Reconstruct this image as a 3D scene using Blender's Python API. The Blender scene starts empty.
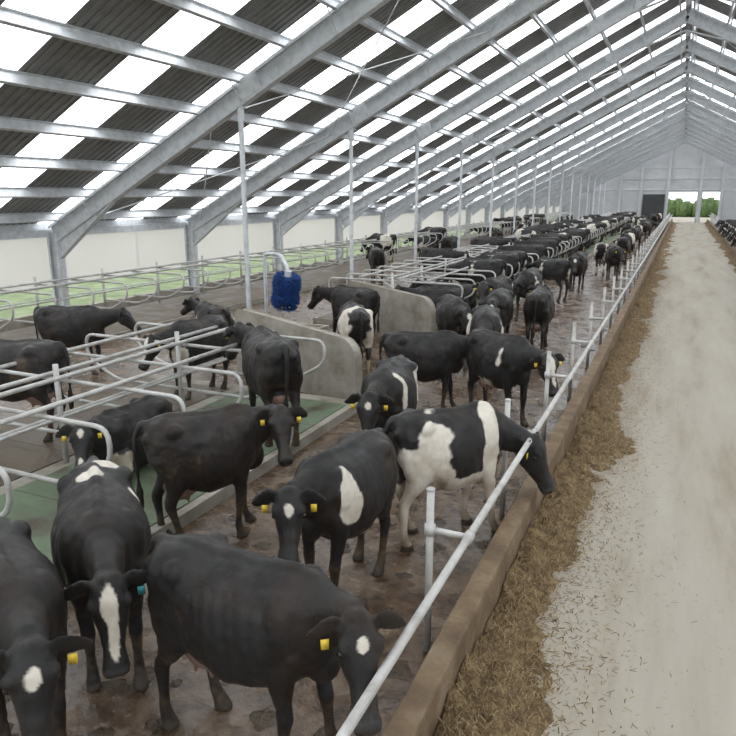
import bpy, math, random
from mathutils import Vector, Matrix, noise
random.seed(7)
sc = bpy.context.scene
try:
    sc.view_settings.view_transform = 'Standard'
except Exception: pass

# ------------------------------------------------------------ materials
def new_mat(name):
    m = bpy.data.materials.new(name); m.use_nodes = True
    nt = m.node_tree
    return m, nt, nt.nodes['Principled BSDF']
def noise_mat(name, cols, scale=3.0, rough=(0.8,0.8), bump=0.0, bscale=40, metal=0.0, detail=8, stretch=(1,1,1), pos=None, spec=0.5, bdist=.03):
    m, nt, b = new_mat(name)
    tc = nt.nodes.new('ShaderNodeTexCoord'); mp = nt.nodes.new('ShaderNodeMapping')
    mp.inputs['Scale'].default_value = stretch
    nt.links.new(tc.outputs['Object'], mp.inputs['Vector'])
    n = nt.nodes.new('ShaderNodeTexNoise'); n.inputs['Scale'].default_value = scale
    n.inputs['Detail'].default_value = detail; n.inputs['Roughness'].default_value = 0.65
    nt.links.new(mp.outputs['Vector'], n.inputs['Vector'])
    r = nt.nodes.new('ShaderNodeValToRGB'); e = r.color_ramp.elements
    k = len(cols)
    pos = pos or [0.3+0.4*i/(max(1,k-1)) for i in range(k)]
    e[0].position = pos[0]; e[0].color = (*cols[0],1)
    e[1].position = pos[-1]; e[1].color = (*cols[-1],1)
    for i in range(1,k-1):
        q = e.new(pos[i]); q.color = (*cols[i],1)
    nt.links.new(n.outputs['Fac'], r.inputs['Fac'])
    nt.links.new(r.outputs['Color'], b.inputs['Base Color'])
    mr = nt.nodes.new('ShaderNodeMapRange'); mr.inputs[1].default_value=.35; mr.inputs[2].default_value=.65
    mr.inputs[3].default_value = rough[0]; mr.inputs[4].default_value = rough[1]
    nt.links.new(n.outputs['Fac'], mr.inputs[0]); nt.links.new(mr.outputs[0], b.inputs['Roughness'])
    b.inputs['Metallic'].default_value = metal
    b.inputs['Specular IOR Level'].default_value = spec
    if bump>0:
        n2 = nt.nodes.new('ShaderNodeTexNoise'); n2.inputs['Scale'].default_value=bscale; n2.inputs['Detail'].default_value=5
        nt.links.new(tc.outputs['Object'], n2.inputs['Vector'])
        bp = nt.nodes.new('ShaderNodeBump'); bp.inputs['Strength'].default_value = bump; bp.inputs['Distance'].default_value=bdist
        nt.links.new(n2.outputs['Fac'], bp.inputs['Height']); nt.links.new(bp.outputs['Normal'], b.inputs['Normal'])
    return m
def wet_mat():
    m,nt,b=new_mat('wet_mud_floor'); L=nt.links.new
    tc=nt.nodes.new('ShaderNodeTexCoord')
    def nz(s,d,r=.6):
        n=nt.nodes.new('ShaderNodeTexNoise'); n.inputs['Scale'].default_value=s; n.inputs['Detail'].default_value=d; n.inputs['Roughness'].default_value=r
        L(tc.outputs['Object'],n.inputs['Vector']); return n.outputs['Fac']
    a=nz(3.2,14,.75); r=nt.nodes.new('ShaderNodeValToRGB'); e=r.color_ramp.elements
    e[0].position=.3; e[0].color=(.035,.021,.011,1); e[1].position=.70; e[1].color=(.36,.28,.20,1)
    q=e.new(.44); q.color=(.10,.062,.036,1); q=e.new(.56); q.color=(.20,.14,.09,1)
    L(a,r.inputs['Fac']); 
    w=nz(1.5,7,.65); mk=nt.nodes.new('ShaderNodeMapRange'); mk.inputs[1].default_value=.44; mk.inputs[2].default_value=.50; L(w,mk.inputs[0])
    mix=nt.nodes.new('ShaderNodeMix'); mix.data_type='RGBA'; mix.blend_type='MULTIPLY'
    L(mk.outputs[0],mix.inputs[0]); L(r.outputs['Color'],mix.inputs[6]); mix.inputs[7].default_value=(.68,.62,.57,1); L(mix.outputs[2],b.inputs['Base Color'])
    ro=nt.nodes.new('ShaderNodeMapRange'); ro.inputs[3].default_value=.5; ro.inputs[4].default_value=.10; L(mk.outputs[0],ro.inputs[0]); L(ro.outputs[0],b.inputs['Roughness'])
    bs=nt.nodes.new('ShaderNodeMapRange'); bs.inputs[3].default_value=1.0; bs.inputs[4].default_value=.35; L(mk.outputs[0],bs.inputs[0])
    b.inputs['Specular IOR Level'].default_value=.8
    bp=nt.nodes.new('ShaderNodeBump'); bp.inputs['Distance'].default_value=.05; L(bs.outputs[0],bp.inputs['Strength']); L(nz(9,7,.6),bp.inputs['Height']); L(bp.outputs['Normal'],b.inputs['Normal'])
    return m
M_mud = wet_mat()
M_dung = noise_mat('manure', [(.04,.025,.012),(.10,.068,.038)], 6, (.15,.4), .8, 25)
M_lane = noise_mat('lane_concrete', [(.25,.205,.15),(.36,.325,.265),(.42,.39,.335)], .8, (.85,.95), .05, 30, stretch=(1.6,.22,1), pos=[.28,.46,.68], detail=7)
M_kerb = noise_mat('kerb_concrete', [(.08,.05,.028),(.17,.115,.065),(.29,.225,.155)], 2.5, (.7,.9), .4, 20, pos=[.3,.5,.72])
M_conc = noise_mat('grey_concrete', [(.17,.14,.105),(.31,.285,.24),(.41,.385,.34)], 2.2, (.8,.9), .3, 25, pos=[.28,.5,.7])
M_mat = noise_mat('green_rubber_mat', [(.07,.055,.035),(.12,.155,.095),(.16,.24,.14)], 1.8, (.35,.7), .3, 30, pos=[.36,.48,.7], detail=12)
M_dirtymat = noise_mat('dirty_rubber_mat', [(.06,.04,.026),(.12,.09,.06),(.18,.155,.115)], 1.8, (.3,.7), .3, 30)
M_galv = noise_mat('galvanised_steel', [(.46,.48,.50),(.60,.62,.64),(.70,.72,.74)], 6, (.4,.55), metal=.2)
M_pipe = noise_mat('galvanised_pipe', [(.34,.33,.31),(.51,.50,.48),(.61,.61,.59)], 5, (.35,.55), metal=.2)
M_sheet = noise_mat('roof_sheet_grey', [(.17,.17,.165),(.23,.23,.225),(.29,.29,.28)], 2, (.5,.65), metal=.1)
M_grass = noise_mat('grass', [(.12,.155,.07),(.20,.26,.12),(.32,.37,.22)], 1.2, (.9,.9), .5, 20)
M_leaf = noise_mat('hedge_leaves', [(.03,.05,.02),(.08,.13,.04),(.16,.22,.09)], 2.5, (.8,.9), 1.0, 6)
M_hay = noise_mat('silage', [(.09,.055,.025),(.20,.135,.068),(.33,.245,.13)], 9, (.9,.95), 1.0, 60, pos=[.32,.5,.68])
M_wallc = noise_mat('end_cladding', [(.40,.41,.42),(.52,.53,.54)], 1.0, (.6,.7))
M_dark = noise_mat('dark_door', [(.03,.03,.035),(.06,.06,.065)], 1.0, (.6,.7))
M_blue = noise_mat('blue_bristles', [(.004,.012,.06),(.01,.06,.25),(.04,.14,.45)], 14, (.6,.8), 1.0, 80)
M_water = noise_mat('trough_water', [(.05,.06,.06),(.08,.09,.09)], 2, (.05,.1))
M_sky, nt, b = new_mat('glowing_skylight')
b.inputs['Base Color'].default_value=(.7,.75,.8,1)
b.inputs['Emission Color'].default_value=(.95,.975,1,1)  # skylight sheets emit light themselves, standing in for daylight through them
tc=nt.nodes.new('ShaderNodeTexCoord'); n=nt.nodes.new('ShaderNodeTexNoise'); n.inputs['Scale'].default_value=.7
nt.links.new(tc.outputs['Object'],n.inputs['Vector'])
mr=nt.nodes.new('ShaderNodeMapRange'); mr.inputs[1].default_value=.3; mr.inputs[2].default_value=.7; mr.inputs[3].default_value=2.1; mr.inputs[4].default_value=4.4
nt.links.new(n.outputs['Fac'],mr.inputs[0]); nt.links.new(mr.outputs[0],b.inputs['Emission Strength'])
M_curt, nt, b = new_mat('white_mesh_curtain')
b.inputs['Base Color'].default_value=(.84,.82,.79,1); b.inputs['Roughness'].default_value=.9
tr=nt.nodes.new('ShaderNodeBsdfTranslucent'); tr.inputs[0].default_value=(.86,.84,.82,1)
mx=nt.nodes.new('ShaderNodeMixShader'); mx.inputs[0].default_value=.68
out=nt.nodes['Material Output']
nt.links.new(b.outputs[0],mx.inputs[1]); nt.links.new(tr.outputs[0],mx.inputs[2]); nt.links.new(mx.outputs[0],out.inputs[0])
M_hide, nt, b = new_mat('cow_hide')
at=nt.nodes.new('ShaderNodeVertexColor'); at.layer_name='Col'
nt.links.new(at.outputs['Color'],b.inputs['Base Color']); b.inputs['Specular IOR Level'].default_value=.42
b.inputs['Sheen Weight'].default_value=.04; b.inputs['Sheen Roughness'].default_value=.5; b.inputs['Sheen Tint'].default_value=(.6,.5,.4,1)
tc=nt.nodes.new('ShaderNodeTexCoord'); n=nt.nodes.new('ShaderNodeTexNoise'); n.inputs['Scale'].default_value=70; n.inputs['Detail'].default_value=6; n.inputs['Roughness'].default_value=.7
mp=nt.nodes.new('ShaderNodeMapping'); mp.inputs['Scale'].default_value=(1,1,.3)
nt.links.new(tc.outputs['Object'],mp.inputs[0]); nt.links.new(mp.outputs[0],n.inputs['Vector'])
bp=nt.nodes.new('ShaderNodeBump'); bp.inputs['Strength'].default_value=.6; bp.inputs['Distance'].default_value=.012
nt.links.new(n.outputs['Fac'],bp.inputs['Height']); nt.links.new(bp.outputs['Normal'],b.inputs['Normal'])
n=nt.nodes.new('ShaderNodeTexNoise'); n.inputs['Scale'].default_value=4; n.inputs['Detail'].default_value=5; nt.links.new(tc.outputs['Object'],n.inputs['Vector'])
mr=nt.nodes.new('ShaderNodeMapRange'); mr.inputs[1].default_value=.35; mr.inputs[2].default_value=.65; mr.inputs[3].default_value=.33; mr.inputs[4].default_value=.75
nt.links.new(n.outputs['Fac'],mr.inputs[0]); nt.links.new(mr.outputs[0],b.inputs['Roughness'])
M_eye,nt,b=new_mat('cow_eye'); b.inputs['Base Color'].default_value=(.01,.007,.005,1); b.inputs['Roughness'].default_value=.08
M_tagy,nt,b=new_mat('ear_tag_yellow'); b.inputs['Base Color'].default_value=(.75,.52,.05,1); b.inputs['Roughness'].default_value=.5
M_tagb,nt,b=new_mat('ear_tag_blue'); b.inputs['Base Color'].default_value=(.05,.28,.33,1); b.inputs['Roughness'].default_value=.5

# ------------------------------------------------------------ mesh builder
class MB:
    def __init__(s): s.v=[]; s.f=[]; s.m=[]
    def face(s,idx,mi=0): s.f.append(idx); s.m.append(mi)
    def box(s,x0,x1,y0,y1,z0,z1,mi=0):
        b=len(s.v)
        s.v += [(x,y,z) for z in (z0,z1) for y in (y0,y1) for x in (x0,x1)]
        for q in ((0,2,3,1),(4,5,7,6),(0,1,5,4),(2,6,7,3),(0,4,6,2),(1,3,7,5)): s.face([b+i for i in q],mi)
    def beam(s,p0,p1,up,w,h,mi=0,off=0.0,soff=0.0):
        p0=Vector(p0);p1=Vector(p1);t=(p1-p0).normalized();side=t.cross(Vector(up)).normalized();u=side.cross(t).normalized()
        b=len(s.v)
        for p in (p0,p1):
            for a,c in ((-1,-1),(1,-1),(1,1),(-1,1)):
                s.v.append(tuple(p+side*(a*w/2+soff)+u*(c*h/2+off)))
        for q in ((0,1,2,3),(7,6,5,4),(0,4,5,1),(1,5,6,2),(2,6,7,3),(3,7,4,0)): s.face([b+i for i in q],mi)
    def ibeam(s,p0,p1,up,w,h,mi=0):
        s.beam(p0,p1,up,.03,h,mi)
        s.beam(p0,p1,up,w,.03,mi,off=h/2); s.beam(p0,p1,up,w,.03,mi,off=-h/2)
        for sg in (-1,1):
            s.beam(p0,p1,up,.012,.05,mi,off=h/2-.03,soff=sg*w/2); s.beam(p0,p1,up,.012,.05,mi,off=-h/2+.03,soff=sg*w/2)
    def tube(s,pts,r,n=8,mi=0):
        pts=[Vector(p) for p in pts]; b=len(s.v); k=len(pts); pa=None
        for i,p in enumerate(pts):
            t=(pts[min(i+1,k-1)]-pts[max(i-1,0)]).normalized()
            if pa is None:
                pa=Vector((0,0,1)) if abs(t.z)<.9 else Vector((1,0,0))
            pa=(pa-t*pa.dot(t)).normalized(); pb=t.cross(pa)
            rr=r[i] if isinstance(r,(list,tuple)) else r
            for j in range(n):
                a=2*math.pi*j/n; s.v.append(tuple(p+pa*(rr*math.cos(a))+pb*(rr*math.sin(a))))
        for i in range(k-1):
            for j in range(n):
                s.face([b+i*n+j,b+i*n+(j+1)%n,b+(i+1)*n+(j+1)%n,b+(i+1)*n+j],mi)
        s.face([b+j for j in range(n)][::-1],mi); s.face([b+(k-1)*n+j for j in range(n)],mi)
    def loft(s,rings,n=20,mi=0):
        b=len(s.v); k=len(rings)
        for c,A,B,ra,rb,pw in rings:
            c=Vector(c);A=Vector(A);B=Vector(B)
            for j in range(n):
                a=2*math.pi*j/n; ca,sa=math.cos(a),math.sin(a)
                x=math.copysign(abs(ca)**(2/pw),ca); y=math.copysign(abs(sa)**(2/pw),sa)
                s.v.append(tuple(c+A*(ra*x)+B*(rb*y)))
        for i in range(k-1):
            for j in range(n):
                s.face([b+i*n+j,b+i*n+(j+1)%n,b+(i+1)*n+(j+1)%n,b+(i+1)*n+j],mi)
        s.face([b+j for j in range(n)][::-1],mi); s.face([b+(k-1)*n+j for j in range(n)],mi)
    def ell(s,c,r,n=12,mi=0):
        rings=[]
        for i in range(1,n):
            t=math.pi*i/n
            rings.append(((c[0],c[1],c[2]-r[2]*math.cos(t)),(1,0,0),(0,1,0),r[0]*math.sin(t),r[1]*math.sin(t),2))
        s.loft(rings,n+4,mi)
    def mesh(s,name,mats,smooth=False):
        me=bpy.data.meshes.new(name); me.from_pydata(s.v,[],s.f)
        for m in mats: me.materials.append(m)
        me.polygons.foreach_set('material_index',s.m)
        if smooth: me.polygons.foreach_set('use_smooth',[True]*len(s.f))
        me.update(); return me
    def obj(s,name,mats,smooth=False):
        o=bpy.data.objects.new(name,s.mesh(name,mats,smooth)); sc.collection.objects.link(o)
        return o
def fillet(pts,r=.12,n=4):
    pts=[Vector(p) for p in pts]; out=[pts[0]]
    for i in range(1,len(pts)-1):
        a,b_,c=pts[i-1],pts[i],pts[i+1]
        d1=(a-b_); d2=(c-b_); rr=min(r,d1.length*.45,d2.length*.45)
        q0=b_+d1.normalized()*rr; q2=b_+d2.normalized()*rr
        for k in range(n+1):
            t=k/n; out.append(q0*(1-t)**2+b_*(2*t*(1-t))+q2*t*t)
    out.append(pts[-1]); return out

# ------------------------------------------------------------ building constants
RX=-0.6; EX=-15.7; SPAN=RX-EX; EZ=2.5; SL=.515; RZ=EZ+SPAN*SL
Y0,Y1=-6.0,101.1
MX=lambda x: 2*RX-x          # mirror about roof ridge
LX=lambda x: 1.8-x           # mirror about the feed lane centre
FR=[13.8+5.8*i for i in range(-3,16) if i!=-1]
FR[-1]=100.6
def topz(x): return EZ+SL*(SPAN-abs(x-RX))+.3

mb=MB()
def strip(x0,x1,mi,z=0):
    b=len(mb.v); mb.v += [(x0,Y0,z),(x1,Y0,z),(x1,Y1,z),(x0,Y1,z)]; mb.face([b,b+1,b+2,b+3],mi)
strip(EX-.1,-1.2,0); strip(-1.2,3.0,1); strip(3.0,MX(EX)+.1,0)
mb.obj('floor',[M_mud,M_lane])
mb=MB(); mb.box(-120,120,-60,220,-.3,-.06); mb.obj('grass_field',[M_grass])
mb=MB(); mb.box(-4,5.8,Y1+.12,125,-.06,-.01); mb.obj('concrete_apron',[M_lane])
# dung pats: irregular low splats
mb=MB()
for k in range(420):
    x=random.uniform(-4.4,-1.5) if random.random()<.75 else random.uniform(-12,-9.8); y=1.5+38*random.random()**1.7
    r=random.uniform(.03,.10); n=14; ph=random.uniform(0,9); b=len(mb.v)
    rad=[r*(1+.55*noise.noise(Vector((math.cos(6.283*j/n)*1.3+ph,math.sin(6.283*j/n)*1.3,k)))) for j in range(n)]
    h=random.uniform(.006,.018)
    for sc_,z in ((1.15,.001),(.95,h*.7),(.6,h)):
        for j in range(n):
            a=6.283*j/n; mb.v.append((x+rad[j]*sc_*math.cos(a),y+rad[j]*sc_*math.sin(a),z))
    for q in range(2):
        for j in range(n): mb.face([b+q*n+j,b+q*n+(j+1)%n,b+(q+1)*n+(j+1)%n,b+(q+1)*n+j])
    mb.face([b+2*n+j for j in range(n)])
mb.obj('manure',[M_dung],True)

for nm,x0,x1 in (('feed_kerb',-1.30,-1.12),('feed_kerb',LX(-1.12),LX(-1.30))):
    mb=MB(); mb.loft([((( x0+x1)/2,y,.225),(1,0,0),(0,0,1),abs(x1-x0)/2,.225,12) for y in (Y0,20,50,Y1-.8)],24); mb.obj(nm,[M_kerb])

def platform(x0,x1,y0,y1,matx0,matx1,mm):
    mb=MB(); mb.box(x0,x1,y0,y1,0,.15,0)
    y=y0+.1
    while y<y1-1.2:
        mb.box(matx0,matx1,y,y+1.14,.15,.165,1); y+=1.15
    mb.obj('cubicle_platform',[M_conc,mm])
platform(-6.95,-4.6,-2,9.9,-6.8,-4.72,M_mat); platform(-9.2,-6.95,-2,9.9,-9.1,-7.05,M_dirtymat)
platform(-6.95,-4.6,16.6,97,-6.8,-4.72,M_mat); platform(-9.2,-6.95,16.6,97,-9.1,-7.05,M_dirtymat)
platform(-15.3,-12.6,0,97,-15.2,-12.7,M_dirtymat)
platform(LX(-4.6),LX(-9.0),2,97,LX(-4.7),LX(-8.9),M_dirtymat)

def stalls(xc,y0,y1,sides,z=.15):
    mb=MB(); y=y0
    for s in sides:
        mb.tube([(xc+.14*s,y0,z+1.16),(xc+.14*s,y1,z+1.16)],.03)
        mb.tube([(xc+.05*s,y0,z+.62),(xc+.05*s,y1,z+.62)],.025)
        mb.tube([(xc+1.0*s,y0,z+1.16),(xc+1.0*s,y1,z+1.16)],.03)
    i=0
    while y<=y1+.01:
        if i%2==0: mb.tube([(xc,y,z),(xc,y,z+1.3)],.035)
        for s in sides:
            pts=fillet([(xc,y+.03,z+1.1),(xc+1.95*s,y+.03,z+1.1),(xc+1.95*s,y+.03,z+.72),(xc+1.35*s,y+.03,z+.38),(xc,y+.03,z+.38)],.22,4)
            mb.tube(pts,.027)
        y+=1.15; i+=1
    return mb.obj('cubicle_stall_rails',[M_pipe],True)
stalls(-6.95,-1.0,9.4,(1,-1)); stalls(-6.95,17.0,96.5,(1,-1)); stalls(-15.1,1,96,(1,)); stalls(LX(-6.95),3,96,(1,-1))

def feedrail(f,name):
    mb=MB()
    mb.tube([(f(-1.2),Y0+1,1.05),(f(-1.2),98,1.05)],.03)
    y=-.54
    while y<98:
        if abs(y-1.96)<.1: y+=2.5; continue
        mb.tube([(f(-1.5),y,0),(f(-1.5),y,1.37)],.03,10)
        mb.tube([(f(-1.5),y,1.37),(f(-1.5),y,1.385)],.034,10)
        mb.tube([(f(-1.5),y,1.05),(f(-1.2),y,1.05)],.026)
        mb.tube([(f(-1.5),y,1.01),(f(-1.5),y,1.09)],.044,10)
        mb.tube([(f(-1.2),y-.05,1.05),(f(-1.2),y+.05,1.05)],.04,10)
        y+=2.5
    mb.obj(name,[M_pipe],True)
feedrail(lambda x:x,'feed_rail'); feedrail(LX,'feed_rail')

def cwall(pa,pb,za,zb,name):
    pa=Vector((pa[0],pa[1],0)); pb=Vector((pb[0],pb[1],0)); d=(pb-pa); L=d.length; d.normalize(); nrm=Vector((-d.y,d.x,0))
    prof=[(0,0),(0,za-.12),(.06,za-.03),(.16,za)]
    r=.35
    for k in range(7):
        a=math.pi/2*(1-k/6); prof.append((L-r+r*math.cos(a), zb-r+r*math.sin(a)))
    prof.append((L,0))
    mb=MB(); n=len(prof)
    for o in (-.08,.08):
        for s_,z_ in prof: mb.v.append(tuple(pa+d*s_+nrm*o+Vector((0,0,z_))))
    mb.face(list(range(n))); mb.face(list(range(n,2*n))[::-1])
    for i in range(n): mb.face([i,(i+1)%n,n+(i+1)%n,n+i])
    o=mb.obj(name,[M_conc]); bv=o.modifiers.new('b','BEVEL'); bv.width=.025; bv.segments=2
cwall((-7.9,11.2),(-4.7,10.0),1.3,1.15,'concrete_dividing_wall')
cwall((-7.9,16.3),(-5.1,15.0),1.3,1.15,'concrete_dividing_wall')
mb=MB(); mb.box(-8.2,-6.9,12.5,12.6,0,.7); mb.box(-8.2,-6.9,13.1,13.2,0,.7); mb.box(-8.2,-8.1,12.6,13.1,0,.7); mb.box(-7.0,-6.9,12.6,13.1,0,.7); mb.box(-8.1,-7.0,12.6,13.1,0,.6,1)
mb.obj('water_trough',[M_conc,M_water])

def pole(x,y):
    mb=MB(); zt=EZ+SL*(SPAN-abs(x-RX))-.3
    mb.tube([(x,y,0),(x,y,zt)],.06,12); mb.box(x-.14,x+.14,y-.14,y+.14,0,.02); mb.box(x-.12,x+.12,y-.1,y+.1,zt-.02,zt+.01)
    mb.tube([(x,y,zt-.3),(x,y,zt)],.085,12)
    mb.obj('steel_support_post',[M_galv],False)
for y in FR[1:-1]:
    pole(-9.42,y); pole(9.4,y)

for y in FR:
    mb=MB()
    for f in (lambda x:x, MX):
        mb.ibeam((f(EX),y,0),(f(EX),y,EZ),(1,0,0),.22,.34)
        mb.ibeam((f(EX),y,EZ-.05),(RX,y,RZ-.05),(0,0,1),.20,.46)
        d=2.2
        mb.beam((f(EX+.1),y,EZ-.75),(f(EX+d),y,EZ+SL*d-.33),(0,0,1),.16,.03)
        mb.beam((f(EX+.25),y,EZ-.45),(f(EX+d*.7),y,EZ+SL*d*.7-.25),(0,0,1),.02,.35)
        mb.beam((f(RX-1.6),y,RZ-SL*1.6-.3),(RX,y,RZ-.62),(0,0,1),.16,.04)
        for dd in (6.6,12.5):
            mb.beam((f(EX+dd-.25),y,EZ-.05+SL*(dd-.25)),(f(EX+dd+.25),y,EZ-.05+SL*(dd+.25)),(0,0,1),.24,.36)
        mb.box(min(f(EX)-.25,f(EX)+.25),max(f(EX)-.25,f(EX)+.25),y-.2,y+.2,0,.03)
    mb.obj('steel_portal_frame',[M_galv])
mb=MB()
d=.3
while d<SPAN:
    z=EZ+SL*d+.28
    for f in (lambda x:x,MX):
        up=Vector((-SL if f(0)==0 else SL,0,1)).normalized()
        x=f(EX+d)
        mb.beam((x,Y0,z),(x,Y1,z),up,.012,.2); mb.beam((x,Y0,z),(x,Y1,z),up,.07,.012,off=.1,soff=.03); mb.beam((x,Y0,z),(x,Y1,z),up,.07,.012,off=-.1,soff=-.03)
    d+=1.21
mb.obj('roof_purlins',[M_galv])
mb=MB()
for i in range(2,len(FR)-1,3):
    a,b_=FR[i],FR[i+1]
    for d0,d1 in ((.5,5.5),(5.5,10.5),(10.5,14.6)):
        for f in (lambda x:x,MX):
            mb.tube([(f(EX+d0),a,EZ+SL*d0-.1),(f(EX+d1),b_,EZ+SL*d1-.1)],.014,6)
            mb.tube([(f(EX+d1),a,EZ+SL*d1-.1),(f(EX+d0),b_,EZ+SL*d0-.1)],.014,6)
for y in FR:
    for dd in range(1,13,2):
        d=.3+1.21*dd
        for sg in (-1,1):
            mb.tube([(EX+d,y,EZ+SL*d-.28),(EX+d,y+.5*sg,EZ+SL*d+.2)],.014,6)
mb.obj('roof_bracing_rods',[M_galv])
mb=MB(); per=2.9/15; ncell=int((Y1-Y0)/per)
for f in (lambda x:x,MX):
    ys=[];zs=[];mi=[]
    for c in range(ncell+1):
        y=Y0+c*per
        for dy,dz in ((0,0),(.11,0),(.125,.03),(.178,.03)):
            ys.append(y+dy); zs.append(dz); mi.append(1 if ((c-11)%15)<6 else 0)
    b=len(mb.v)
    for y,z in zip(ys,zs):
        mb.v.append((f(EX-.35),y,EZ-.35*SL+.40+z)); mb.v.append((f(RX-.12),y,RZ-.12*SL+.40+z))
    for i in range(len(ys)-1):
        mb.face([b+2*i,b+2*i+2,b+2*i+3,b+2*i+1],mi[i])
b=len(mb.v); mb.v+=[(RX-.35,Y0,RZ+.27),(RX,Y0,RZ+.47),(RX+.35,Y0,RZ+.27),(RX-.35,Y1,RZ+.27),(RX,Y1,RZ+.47),(RX+.35,Y1,RZ+.27)]
mb.face([b,b+1,b+4,b+3],0); mb.face([b+1,b+2,b+5,b+4],0)
mb.obj('ceiling',[M_sheet,M_sky])

for nm,f in (('wall_left',lambda x:x),('wall_right',MX)):
    mb=MB()
    def bx(x0,x1,*a):
        p,q=sorted((f(x0),f(x1))); mb.box(p,q,*a)
    bx(EX-.22,EX-.02,Y0,Y1,0,.35,0)
    bx(EX-.26,EX-.24,Y0,Y1,1.02,EZ+.05,1)
    mb.tube([(f(EX-.2),Y0,1.02),(f(EX-.2),Y1,1.02)],.03,8,2)
    mb.beam((f(EX-.2),Y0,EZ-.02),(f(EX-.2),Y1,EZ-.02),(0,0,1),.12,.2,2)
    mb.beam((f(EX-.32),Y0,EZ+.2),(f(EX-.32),Y1,EZ+.2),(0,0,1),.02,.35,2)
    mb.tube([(f(EX-.15),Y0,.7),(f(EX-.15),Y1,.7)],.02,8,2)
    y=Y0
    while y<Y1: 
        mb.tube([(f(EX-.28),y,1.0),(f(EX-.28),y,EZ)],.012,6,2); y+=2.9
    mb.obj(nm,[M_conc,M_curt,M_galv])
mb=MB(); yb=Y1
def gab(xa,xb,za):
    for o,rv in ((0,1),(.1,-1)):
        b=len(mb.v); mb.v+=[(xa,yb+o,za),(xb,yb+o,za),(xb,yb+o,topz(xb)),(xa,yb+o,topz(xa))]; mb.face([b,b+1,b+2,b+3][::rv],0)
gab(EX-.2,-2.0,0.0); gab(-2.0,RX,3.9); gab(RX,1.5,3.9); gab(1.5,2.1,0); gab(2.1,4.2,3.9); gab(4.2,MX(EX)+.2,0)
for x in (-12,-8,-5.4,-2.1,1.8,4.3,7.2,11): mb.ibeam((x,yb-.2,0),(x,yb-.2,topz(x)-.5),(1,0,0),.2,.3,1)
for z in (4.2,5.6,7):
    hw=(RZ-z)/SL-1
    mb.beam((RX-hw,yb-.1,z),(RX+hw,yb-.1,z),(0,0,1),.06,.12,1)
mb.obj('wall_back',[M_wallc,M_galv])
mb=MB(); mb.box(-5.1,-2.4,yb-.12,yb-.02,0,3.6,0)
for k in range(8): mb.box(-5.1,-2.4,yb-.15,yb-.12,.4*k+.1,.4*k+.14,0)
mb.obj('door_1',[M_dark])
mb=MB()
for i in range(90):
    x=-20+i*.5+random.uniform(-.2,.2)
    mb.ell((x,128+random.uniform(-.5,.5),1.3+random.uniform(-.3,.3)),(.8,.9,1.5+random.uniform(-.3,.5)),6)
mb.obj('hedge',[M_leaf],True)

# ------------------------------------------------------------ silage
def hz(x,y,edge,w,h):
    t=abs(x-edge)/w
    n=noise.noise(Vector((x*1.6,y*.8,0)))*.8+noise.noise(Vector((x*6,y*5,3)))*.5+noise.noise(Vector((x*17,y*15,5)))*.4
    wv=.52+.7*noise.noise(Vector((0,y*.45,9)))
    return h*max(0,1-t/max(.2,wv))**1.2*(1+.9*n)+.06*n-.012-.045*t
def mound(edge,sgn,w,h,y0,y1,nb):
    mb=MB(); nx=34; y=y0; ys=[]
    while y<y1: ys.append(y); y+= .045 if y<10 else (.12 if y<40 else .8)
    for y in ys:
        for i in range(nx+1):
            x=edge+sgn*w*i/nx; z=max(-.03,hz(x,y,edge,w,h))
            mb.v.append((x,y,z))
    for j in range(len(ys)-1):
        for i in range(nx):
            a=j*(nx+1)+i; q=[a,a+1,a+nx+2,a+nx+1]
            mb.face(q if sgn>0 else q[::-1])
    for k in range(nb):
        y=y0+(min(y1,40)-y0)*random.random()**1.9
        far=random.random()>.93
        if not far: x=edge+sgn*w*.9*abs(random.gauss(0,.40))
        else: x=edge+sgn*w*random.uniform(.3,1.7)
        if (x-edge)*sgn<.01: continue
        zz=hz(x,y,edge,w,h)
        if zz<-.02 and random.random()<.5: continue
        z=max(0,zz)+.004
        a=random.uniform(0,math.pi); L=random.uniform(.015,.06)*(.5 if far else 1+y*.02); wd=random.uniform(.001,.0028)*(1 if far else 1+y*.06)
        dx,dy=math.cos(a)*L/2,math.sin(a)*L/2; nx_,ny_=-math.sin(a)*wd,math.cos(a)*wd
        dz=random.uniform(-.02,.04); b=len(mb.v)
        if zz<0: dz*=.2
        mb.v+=[(x-dx-nx_,y-dy-ny_,z),(x+dx-nx_,y+dy-ny_,z+abs(dz)),(x+dx+nx_,y+dy+ny_,z+abs(dz)),(x-dx+nx_,y-dy+ny_,z)]
        mb.face([b,b+1,b+2,b+3],1 if far else random.choice((1,1,2,2,0)))
    mb.obj('silage_windrow',[M_hay,M_straw,M_straw2])
M_straw=noise_mat('straw',[(.24,.165,.08),(.42,.31,.16)],4,(.8,.9))
M_straw2=noise_mat('straw_dark',[(.09,.055,.025),(.18,.115,.055)],4,(.8,.9))
mound(-1.11,1,1.3,.15,.5,99,60000); mound(LX(-1.11),-1,.8,.2,4,99,6000)

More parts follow.
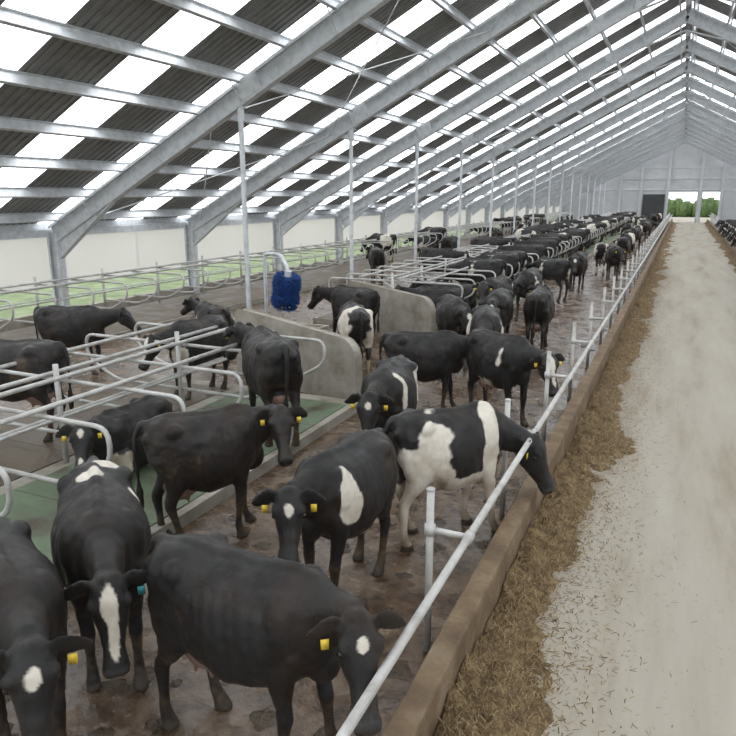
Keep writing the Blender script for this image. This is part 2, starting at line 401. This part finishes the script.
# ------------------------------------------------------------ cow brush (swinging, blue bristles)
mb=MB(); BX,BY=-8.65,14.2
tilt=Vector((.22,-.12,1)).normalized(); ta=tilt.cross(Vector((0,1,0))).normalized(); tb=tilt.cross(ta)
B0=Vector((BX,BY,.88))
prof=lambda t: .12+.20*math.sin(math.pi*min(1,max(0,t)))**.5-.05*math.exp(-((t-.5)/.14)**2)
rings=[]
for i in range(19):
    t=i/18
    rings.append((B0+tilt*(.74*t),ta,tb,prof(t),prof(t),2))
mb.loft(rings,28,0)
for k in range(2600):
    a=random.uniform(0,6.283); t=random.uniform(.04,.96)
    d=ta*math.cos(a)+tb*math.sin(a)+tilt*((t-.5)*.9); r=prof(t)
    p=B0+tilt*(.74*t)
    mb.tube([p+d*(r-.04),p+d*(r+.06*random.uniform(.5,1.3))],.007,3,0)
top=B0+tilt*.74
mb.tube(fillet([tuple(B0+tilt*.5),tuple(top+tilt*.2),(BX-.2,BY+.2,2.1),(BX-.72,BY+.3,2.1),(BX-.72,BY+.3,0)],.15),.045,8,1)
mb.tube([top+tilt*.02,top+tilt*.16],.08,12,1)
mb.obj('cow_brush',[M_blue,M_galv])

# ------------------------------------------------------------ COWS
def build_cow(name, ls=.8, nyaw=0, npitch=15, hpitch=50, hyaw=0, steps=(0,0,0,0), lying=False, white=(), hwhite=(), socks=0.0, voxel=.018, tags='y', seed=0, brown=0.0, tone=.8, nlen=1.0):
    mb=MB(); X=Vector((1,0,0)); Yv=Vector((0,1,0)); Z=Vector((0,0,1))
    dz=-.50 if lying else 0.0
    T=[(-.88,1.22,.06,.06,2),(-.85,1.18,.16,.15,2),(-.76,1.12,.265,.235,2.3),(-.62,1.09,.32,.27,2.5),(-.48,1.05,.355,.29,2.5),(-.30,.985,.405,.315,2.2),
       (-.05,.955,.43,.355,2.1),(.15,.97,.42,.345,2.1),(.32,1.0,.405,.305,2.1),(.46,1.04,.375,.26,2.1),(.58,1.08,.335,.215,2.1),(.68,1.10,.27,.17,2),(.74,1.10,.18,.11,2)]
    mb.loft([((x*ls,0,z+dz),Yv,Z,rw,rh,p) for x,z,rh,rw,p in T],28)
    for s in (1,-1):
        mb.ell((-.50*ls,.205*s,1.29+dz),(.10,.08,.085)); mb.ell((-.82*ls,.11*s,1.22+dz),(.07,.06,.08))
        mb.ell((.42*ls,.17*s,1.10+dz),(.14,.12,.26))
    mb.ell((-.80*ls,0,1.355+dz),(.10,.05,.045))
    mb.loft([((x*ls,0,z+dz),Yv,Z,.04,.045,2) for x,z in ((-.82,1.35),(-.5,1.395),(-.1,1.37),(.2,1.385),(.42,1.41),(.6,1.38))],10)
    P0=Vector((.46*ls,0,1.12+dz)); Pm=P0+Vector((.24,0,.04+ .1*math.sin(math.radians(npitch))))
    ny,npi=math.radians(nyaw),math.radians(npitch)
    P3=Pm+.36*nlen*Vector((math.cos(npi)*math.cos(ny),math.cos(npi)*math.sin(ny),math.sin(npi)))
    rings=[]; K=9
    for i in range(K+1):
        t=i/K; p=P0*(1-t)**2+Pm*2*t*(1-t)+P3*t*t
        tg=((Pm-P0)*(1-t)+(P3-Pm)*t).normalized()
        side=Z.cross(tg).normalized(); up=tg.cross(side)
        rv=.28*(1-t)**1.3+.135*(1-(1-t)**1.3); rl=.18*(1-t)+.085*t
        rings.append((p,side,up,rl,rv,2.1))
    mb.loft(rings,20)
    mb.ell((.60*ls,0,.84+dz),(.15,.08,.17))
    yw=ny+math.radians(hyaw); hp=math.radians(hpitch)
    F=Vector((math.cos(hp)*math.cos(yw),math.cos(hp)*math.sin(yw),-math.sin(hp))); S=Vector((-math.sin(yw),math.cos(yw),0)); U=F.cross(S)
    O=P3+U*.02
    q=1.10
    H=lambda f,s,u: O+(F*f+S*s+U*u)*q
    hr=[(-.07,.0,.06,.05),(-.03,.02,.105,.08),(.04,.03,.12,.10),(.12,.01,.132,.115),(.19,-.01,.122,.100),(.27,-.025,.10,.074),(.35,-.035,.083,.062),(.42,-.04,.078,.068),(.475,-.04,.077,.078),(.51,-.042,.062,.066),(.525,-.042,.03,.03)]
    mb.loft([(H(f,0,u),S,U,rs*q,ru*q,2.6) for f,u,ru,rs in hr],20)
    def hell(f,s,u,rf,rs,ru):
        rr=[]
        for i in range(1,8):
            t=math.pi*i/8; rr.append((H(f-rf*math.cos(t),s,u),S,U,rs*math.sin(t)*q,ru*math.sin(t)*q,2))
        mb.loft(rr,10)
    for s in (1,-1):
        hell(.115,.092*s,.085,.05,.035,.032)
        hell(.12,.055*s,-.085,.10,.045,.055)
        hell(.49,.045*s,-.008,.03,.026,.024)
        er=[]
        for k in range(9):
            t=k/8; w=.02+.058*math.sin(math.pi*(t*.96)**.8)
            c=H(.0+.035*t, s*(.075+.20*t), .075-.02*t-.05*t*t)
            er.append((c,(F*.6-U*.8).normalized(),(F*.8+U*.6-S*s*.15).normalized(),(w if k<8 else .012)*q,(.014 if k<8 else .009)*q,2))
        mb.loft(er,12)
    mb.ell(tuple(H(-.01,0,.115)),(.05,.05,.045))
    FL=[(.44,.155,1.12,.13,.07),(.45,.18,.95,.135,.085),(.43,.185,.80,.10,.078),(.44,.175,.66,.075,.062),(.455,.165,.52,.055,.05),(.465,.16,.43,.056,.052),(.462,.16,.37,.046,.045),(.46,.16,.25,.034,.034),(.46,.16,.16,.038,.038),(.475,.16,.11,.045,.043),(.50,.16,.065,.055,.048),(.515,.16,.03,.068,.054),(.515,.16,0,.072,.057)]
    HL=[(-.58,.15,1.15,.20,.09),(-.56,.175,1.0,.225,.105),(-.535,.185,.86,.19,.10),(-.53,.185,.75,.145,.085),(-.585,.175,.64,.095,.065),(-.655,.165,.54,.072,.05),(-.675,.16,.47,.06,.046),(-.665,.16,.39,.047,.042),(-.65,.16,.27,.037,.036),(-.64,.16,.17,.04,.04),(-.625,.16,.115,.047,.044),(-.60,.16,.065,.057,.05),(-.585,.16,.03,.07,.056),(-.585,.16,0,.074,.058)]
    if not lying:
        for LL,s,st,xr in ((FL,1,steps[0],.46),(FL,-1,steps[1],.46),(HL,1,steps[2],-.58),(HL,-1,steps[3],-.58)):
            rr=[]
            for x,y,z,rx,ry in LL:
                k=max(0,1-z/1.0)
                rr.append(((xr*ls+(x-xr)+st*k,y*s,z),X,Yv,rx,ry,2.2))
            mb.loft(rr[::-1],16)
    else:
        for s in (1,-1):
            mb.tube([(.45*ls,.2*s,.45),(.40*ls,.25*s,.2),(.75*ls,.24*s,.07),(.5*ls,.15*s,.05)],[.12,.085,.06,.045],10)
            mb.ell((-.48*ls,.26*s,.36),(.28,.15,.28))
            mb.tube([(-.55*ls,.3*s,.3),(-.2*ls,.38*s,.1),(-.5*ls,.42*s,.06),(-.2*ls,.44*s,.05)],[.14,.09,.05,.045],10)
    if not lying:
        mb.ell((-.42*ls,0,.64),(.20*ls+.02,.15,.16))
        for a in (-.5,-.34):
            for s in (1,-1): mb.tube([(a*ls,.07*s,.54),(a*ls,.075*s,.45)],[.024,.016],8)
        tx=-.83*ls
        mb.tube([(tx,0,1.34),(tx-.06,0,1.33),(tx-.11,.0,1.22),(tx-.12,.01,1.0),(tx-.11,.02,.75),(tx-.105,.02,.62),(tx-.105,.02,.5),(tx-.10,.02,.40)],[.04,.038,.03,.024,.022,.036,.04,.022],10)
    tmp=mb.obj('tmp',[M_hide])
    rm=tmp.modifiers.new('r','REMESH'); rm.mode='VOXEL'; rm.voxel_size=voxel
    sm=tmp.modifiers.new('s','SMOOTH'); sm.factor=.5; sm.iterations=5 if voxel<.017 else (3 if voxel<.025 else 1)
    dg=bpy.context.evaluated_depsgraph_get()
    me=bpy.data.meshes.new_from_object(tmp.evaluated_get(dg))
    sv=Vector((seed*3.1,seed*1.7,seed))
    verts=[]
    for v in me.vertices:
        c=v.co.copy()
        if c.z>.55: c+=v.normal*(.012*noise.noise(c*5+sv)+.006*noise.noise(c*13+sv))
        if c.z>.75+dz and c.z<1.28+dz and -.3*ls<c.x<.35*ls and abs(c.y)>.2: c+=v.normal*(.003*math.sin(c.x*70+c.z*14))
        verts.append(c)
    faces=[list(p.vertices) for p in me.polygons]
    old=tmp.data; bpy.data.objects.remove(tmp); bpy.data.meshes.remove(old); bpy.data.meshes.remove(me)
    zmin=min(v.z for v in verts)
    out=MB(); out.v=[(v.x,v.y,v.z-zmin) for v in verts]; out.f=faces; out.m=[0]*len(faces)
    off=Vector((0,0,-zmin))
    for s in (1,-1):
        out.ell(tuple(H(.145,.100*s,.045)+off),(.025,.025,.025),8,1)
    ti={'y':2,'b':3}
    if tags:
        for s,tg in ((1,tags[0]),(-1,tags[-1])):
            if tg not in ti: continue
            c=H(.06,s*.175,.01)+off; b=len(out.v)
            for e in (0,.006):
                for qq,r_ in ((-.024,.022),(.024,.022),(.022,-.038),(-.022,-.038)):
                    out.v.append(tuple(c+S*qq+(U*.6-F*.8)*r_+(F*.8+U*.6)*(.026+e)))
            for qd in ((0,1,2,3),(7,6,5,4),(0,4,5,1),(1,5,6,2),(2,6,7,3),(3,7,4,0)): out.face([b+i for i in qd],ti[tg])
    me=out.mesh(name,[M_hide,M_eye,M_tagy,M_tagb],True)
    col=me.color_attributes.new('Col','FLOAT_COLOR','POINT')
    buf=[]
    blk=Vector((.0145,.0135,.0135))*tone; brn=Vector((.036,.022,.014)); wht=Vector((.66,.61,.53)); tan=Vector((.42,.33,.23)); mud=Vector((.12,.08,.046)); pink=Vector((.34,.21,.17))
    for i,vv in enumerate(out.v):
        p=Vector(vv)
        n1=noise.noise(p*2.6+sv); n2=noise.noise(p*6+sv); n3=noise.noise(p*25+sv)
        c=blk.lerp(brn,min(1,max(0,.0+brown+.5*n1+.3*n2)))
        h=p-off-O; hf,hs,hu=h.dot(F)/q,h.dot(S)/q,h.dot(U)/q
        inhead=(hf>-.06 and hf<.56 and abs(hs)<.34 and abs(hu)<.2 and (p-off-P3).length<.66 and (p.x>.55*ls))
        w=0
        if inhead:
            for (f,s,u,rf,rs,ru) in hwhite:
                d=((hf-f)/rf)**2+((hs-s)/rs)**2+((hu-u)/ru)**2
                w=max(w,min(1,max(0,(1-d+n2*.9+n3*.3)*5)))
        else:
            for (x,y,z,rx,ry,rz) in white:
                d=((p.x-x*ls)/(rx*ls))**2+((p.y-y)/ry)**2+((p.z-z-dz)/rz)**2
                w=max(w,min(1,max(0,(1-d+n1*1.3+n2*.8+n3*.12)*6)))
            if socks and not lying and p.z<socks+.2*n1: w=1
        c=c.lerp(wht.lerp(tan,max(0,min(.8,(1.0-p.z)*.9+n2*.6))),w)
        if inhead and hf>.465: c=c.lerp(Vector((.04,.036,.036)),.85)
        if inhead and abs(abs(hs)-.045)<.018 and hf>.495 and abs(hu+.012)<.016: c=Vector((.004,.004,.004))
        if inhead and hf>.42 and abs(hu+.085)<.006: c=c*.4
        if not lying:
            du=((p.x+.42*ls)/.23)**2+(p.y/.17)**2+((p.z-.58)/.15)**2
            if du<1 : c=c.lerp(pink,.75)
            m=max(0,min(1,(.60-p.z)*1.5+n2*.9+n3*.3-.2)); c=c.lerp(mud,m*.75)
            m=max(0,min(1,(n1+n2*.6+n3*.3-.35)*2)) if p.x<-.2*ls and p.z<1.2 else 0; c=c.lerp(mud,m*.5)
            if p.z<.06: c=Vector((.05,.04,.03))
        else:
            m=max(0,min(1,(.3-p.z)*2+n2)); c=c.lerp(mud,m*.6)
        c=c*(1+(.4-.3*w)*n3)
        buf+= [max(0,c.x),max(0,c.y),max(0,c.z),1]
    col.data.foreach_set('color',buf)
    return me
def put(me,x,y,yaw,z=0.0,s=1.0):
    o=bpy.data.objects.new('holstein_cow',me); sc.collection.objects.link(o)
    o.location=(x,y,z); o.rotation_euler=(0,0,math.radians(yaw)); o.scale=(s,s,s); return o
STAR=[(.14,0,.12,.06,.045,.08)]
BLAZE=[(.13,0,.12,.12,.045,.09),(.3,0,.07,.2,.03,.08)]
SNIP=[(.12,0,.13,.05,.035,.07),(.42,0,.04,.06,.03,.05)]
put(build_cow('cowA',ls=.86,nyaw=-28,npitch=14,hpitch=48,hyaw=-24,nlen=.62,steps=(.12,-.08,.1,-.12),hwhite=[(.12,0,.12,.04,.03,.08)],tags='-y',seed=1,brown=.12,voxel=.014),-2.22,3.12,-2,0,.96)
put(build_cow('cowB1',ls=.82,nyaw=0,npitch=-4,hpitch=60,nlen=.8,steps=(.06,-.06,.05,-.05),white=[(-.62,.12,1.38,.13,.16,.12),(-.35,-.05,1.45,.12,.14,.1),(-.2,.3,1.2,.10,.1,.12)],hwhite=BLAZE,tags='b-',seed=2,voxel=.014),-3.75,3.42,-42)
put(build_cow('cowB2',ls=.8,nyaw=-5,npitch=10,hpitch=56,hyaw=-8,nlen=.8,steps=(0,.08,0,.06),white=[(.5,0,.75,.12,.1,.12)],hwhite=STAR,tags='yy',seed=3,voxel=.014),-3.62,2.48,-27)
put(build_cow('cowC',ls=.74,nyaw=-32,npitch=25,hpitch=45,hyaw=-66,nlen=.6,steps=(.05,-.12,-.04,.14),tags='yy',seed=4,brown=.22,voxel=.016),-4.2,5.32,48,0,.98)
put(build_cow('cowD',ls=.74,nyaw=10,npitch=12,hpitch=48,hyaw=25,nlen=.65,steps=(.05,-.05,.08,-.06),white=[(.38,.30,1.15,.12,.22,.30),(-.05,.2,.58,.2,.2,.08)],hwhite=STAR,tags='yy',seed=5,voxel=.015),-2.5,5.0,-98,0,.98)
put(build_cow('cowE',ls=.74,nyaw=-38,npitch=-28,hpitch=55,hyaw=-10,nlen=.8,steps=(-.08,.12,.1,-.1),white=[(-.45,-.2,1.0,.33,.5,.5),(.45,-.2,1.15,.12,.4,.5),(.0,-.2,.64,.5,.4,.14),(-.7,-.2,.7,.2,.3,.4)],socks=.55,tags='yy',seed=6,voxel=.015),-1.94,6.35,44)
put(build_cow('cowF',ls=.76,nyaw=0,npitch=4,hpitch=50,hyaw=8,nlen=.8,white=[(.35,.25,1.1,.14,.25,.35),(-.5,.3,1.1,.2,.2,.25)],hwhite=SNIP,tags='yy',seed=7,voxel=.017),-3.2,7.75,-82)
put(build_cow('cowG',ls=.8,nyaw=20,npitch=10,hpitch=45,steps=(0,0,.08,-.05),hwhite=STAR,tags='y-',seed=8,voxel=.018,brown=.08),-5.05,7.85,138,.165,1.06)
put(build_cow('cowG2',ls=.8,nyaw=0,npitch=0,hpitch=50,nlen=.8,white=[(.6,0,.9,.15,.3,.3)],hwhite=BLAZE,tags='yy',seed=9,voxel=.02),-7.35,9.15,-100,.165,.92)
put(build_cow('cowH',ls=.8,nyaw=30,npitch=26,hpitch=35,hyaw=10,nlen=.8,lying=True,white=[(.5,.2,.8,.2,.2,.25),(-.2,.3,.75,.3,.2,.2)],hwhite=SNIP,tags='yy',seed=10,voxel=.018),-5.95,6.0,-90,.165,.95)
meI=build_cow('cowI',ls=.88,nyaw=10,npitch=10,hpitch=40,tags=None,seed=11,voxel=.022)
put(meI,-10.9,9.8,18,0,.96); put(meI,-8.3,6.3,200,.165)
put(build_cow('cowE2',ls=.74,nyaw=0,npitch=2,hpitch=50,hyaw=-20,nlen=.8,white=[(-.1,-.2,.6,.3,.2,.2),(.3,-.3,1.2,.1,.1,.3)],hwhite=BLAZE,tags='yy',seed=12,voxel=.02),-2.35,10.3,-32)
V=[]
V.append(build_cow('cowV0',ls=.82,nyaw=5,npitch=5,hpitch=45,steps=(.1,-.1,-.08,.1),hwhite=STAR,tags=None,seed=20,voxel=.026,tone=.7))
V.append(build_cow('cowV1',ls=.82,nyaw=-15,npitch=-15,hpitch=55,white=[(.25,.3,1.2,.2,.25,.3),(-.7,-.1,1.1,.2,.25,.3),(.1,-.3,.9,.3,.2,.35),(0,0,.55,.5,.3,.15)],hwhite=BLAZE,tags=None,seed=21,voxel=.026))
V.append(build_cow('cowV2',ls=.82,nyaw=20,npitch=12,hpitch=40,white=[(-.1,0,.58,.35,.3,.12)],tags='yy',seed=22,voxel=.026,brown=.12,tone=.7))
V.append(build_cow('cowV3',ls=.82,nyaw=-5,npitch=-25,hpitch=58,white=[(-.4,.25,1.2,.35,.3,.4),(.45,-.3,1.0,.22,.3,.4),(-.6,-.3,1.0,.25,.25,.4)],hwhite=BLAZE,tags=None,seed=23,voxel=.026,socks=.4))
VL=build_cow('cowVL',ls=.86,nyaw=15,npitch=18,hpitch=30,lying=True,white=[(.1,.2,.9,.3,.3,.3)],hwhite=STAR,tags=None,seed=24,voxel=.026)
V=[V[0],V[2],V[1],V[0],V[3],V[2],V[1]]
put(V[0],-3.6,10.3,22,0,.95); put(V[2],-3.2,12.5,-75); put(V[0],-3.6,15.1,-85); put(V[1],-2.8,15.8,95)
put(V[4],-5.7,12.0,125); put(V[0],-6.9,14.4,165); put(VL,-10.4,13.6,150); put(V[0],-4.2,13.7,-60); put(V[1],-4.3,17.6,-100)
put(V[2],-3.9,20,-95); put(V[0],-3.4,26.7,-90); put(V[1],-2.5,31,-80); put(V[4],-3.2,33,95); put(V[2],-3.9,24,150)
rnd=random.Random(3)
y=17.6
while y<88:
    if rnd.random()<.65: 
        put(rnd.choice(V+[VL,VL,VL]),-5.75+rnd.uniform(-.2,.2),y,180+rnd.uniform(-14,14),.165)
    if rnd.random()<.3 and y<75: put(rnd.choice(V+[VL,VL,VL]),-8.15,y,rnd.uniform(-10,10),.165)
    if rnd.random()<.16 and y<75 and y>22: put(rnd.choice(V+[VL,VL]),-13.9,y,180+rnd.uniform(-6,6),.165)
    y+=1.15
y=38
while y<90:
    put(rnd.choice(V),rnd.uniform(-3.9,-2.4),y,rnd.choice((-90,90,-70,10,-110)))
    y+=rnd.uniform(2.6,5)
y=26
while y<80:
    put(rnd.choice(V),rnd.uniform(-11.4,-10.6),y,rnd.choice((-90,90,-70,120)))
    y+=rnd.uniform(5,10)
y=22
while y<70:
    if rnd.random()<.6: put(rnd.choice(V),LX(-2.25),y,180+rnd.uniform(-15,15))
    y+=1.6

# ------------------------------------------------------------ light, world, camera
w=bpy.data.worlds.new('overcast_sky'); sc.world=w; w.use_nodes=True
bg=w.node_tree.nodes['Background']; bg.inputs[0].default_value=(.92,.95,1,1); bg.inputs[1].default_value=1.7
sun=bpy.data.lights.new('sun','SUN'); sun.energy=1.2; sun.angle=.5; so=bpy.data.objects.new('sun',sun); so.rotation_euler=(math.radians(20),math.radians(-40),0); so.location=(-30,-20,30); sc.collection.objects.link(so)
cam=bpy.data.cameras.new('camera'); cam.sensor_width=36; cam.lens=680/736*36; cam.clip_end=400
co=bpy.data.objects.new('camera',cam); co.location=(0,0,3.5); co.rotation_euler=(math.radians(90-14.27),0,math.radians(24.3)); sc.collection.objects.link(co); sc.camera=co
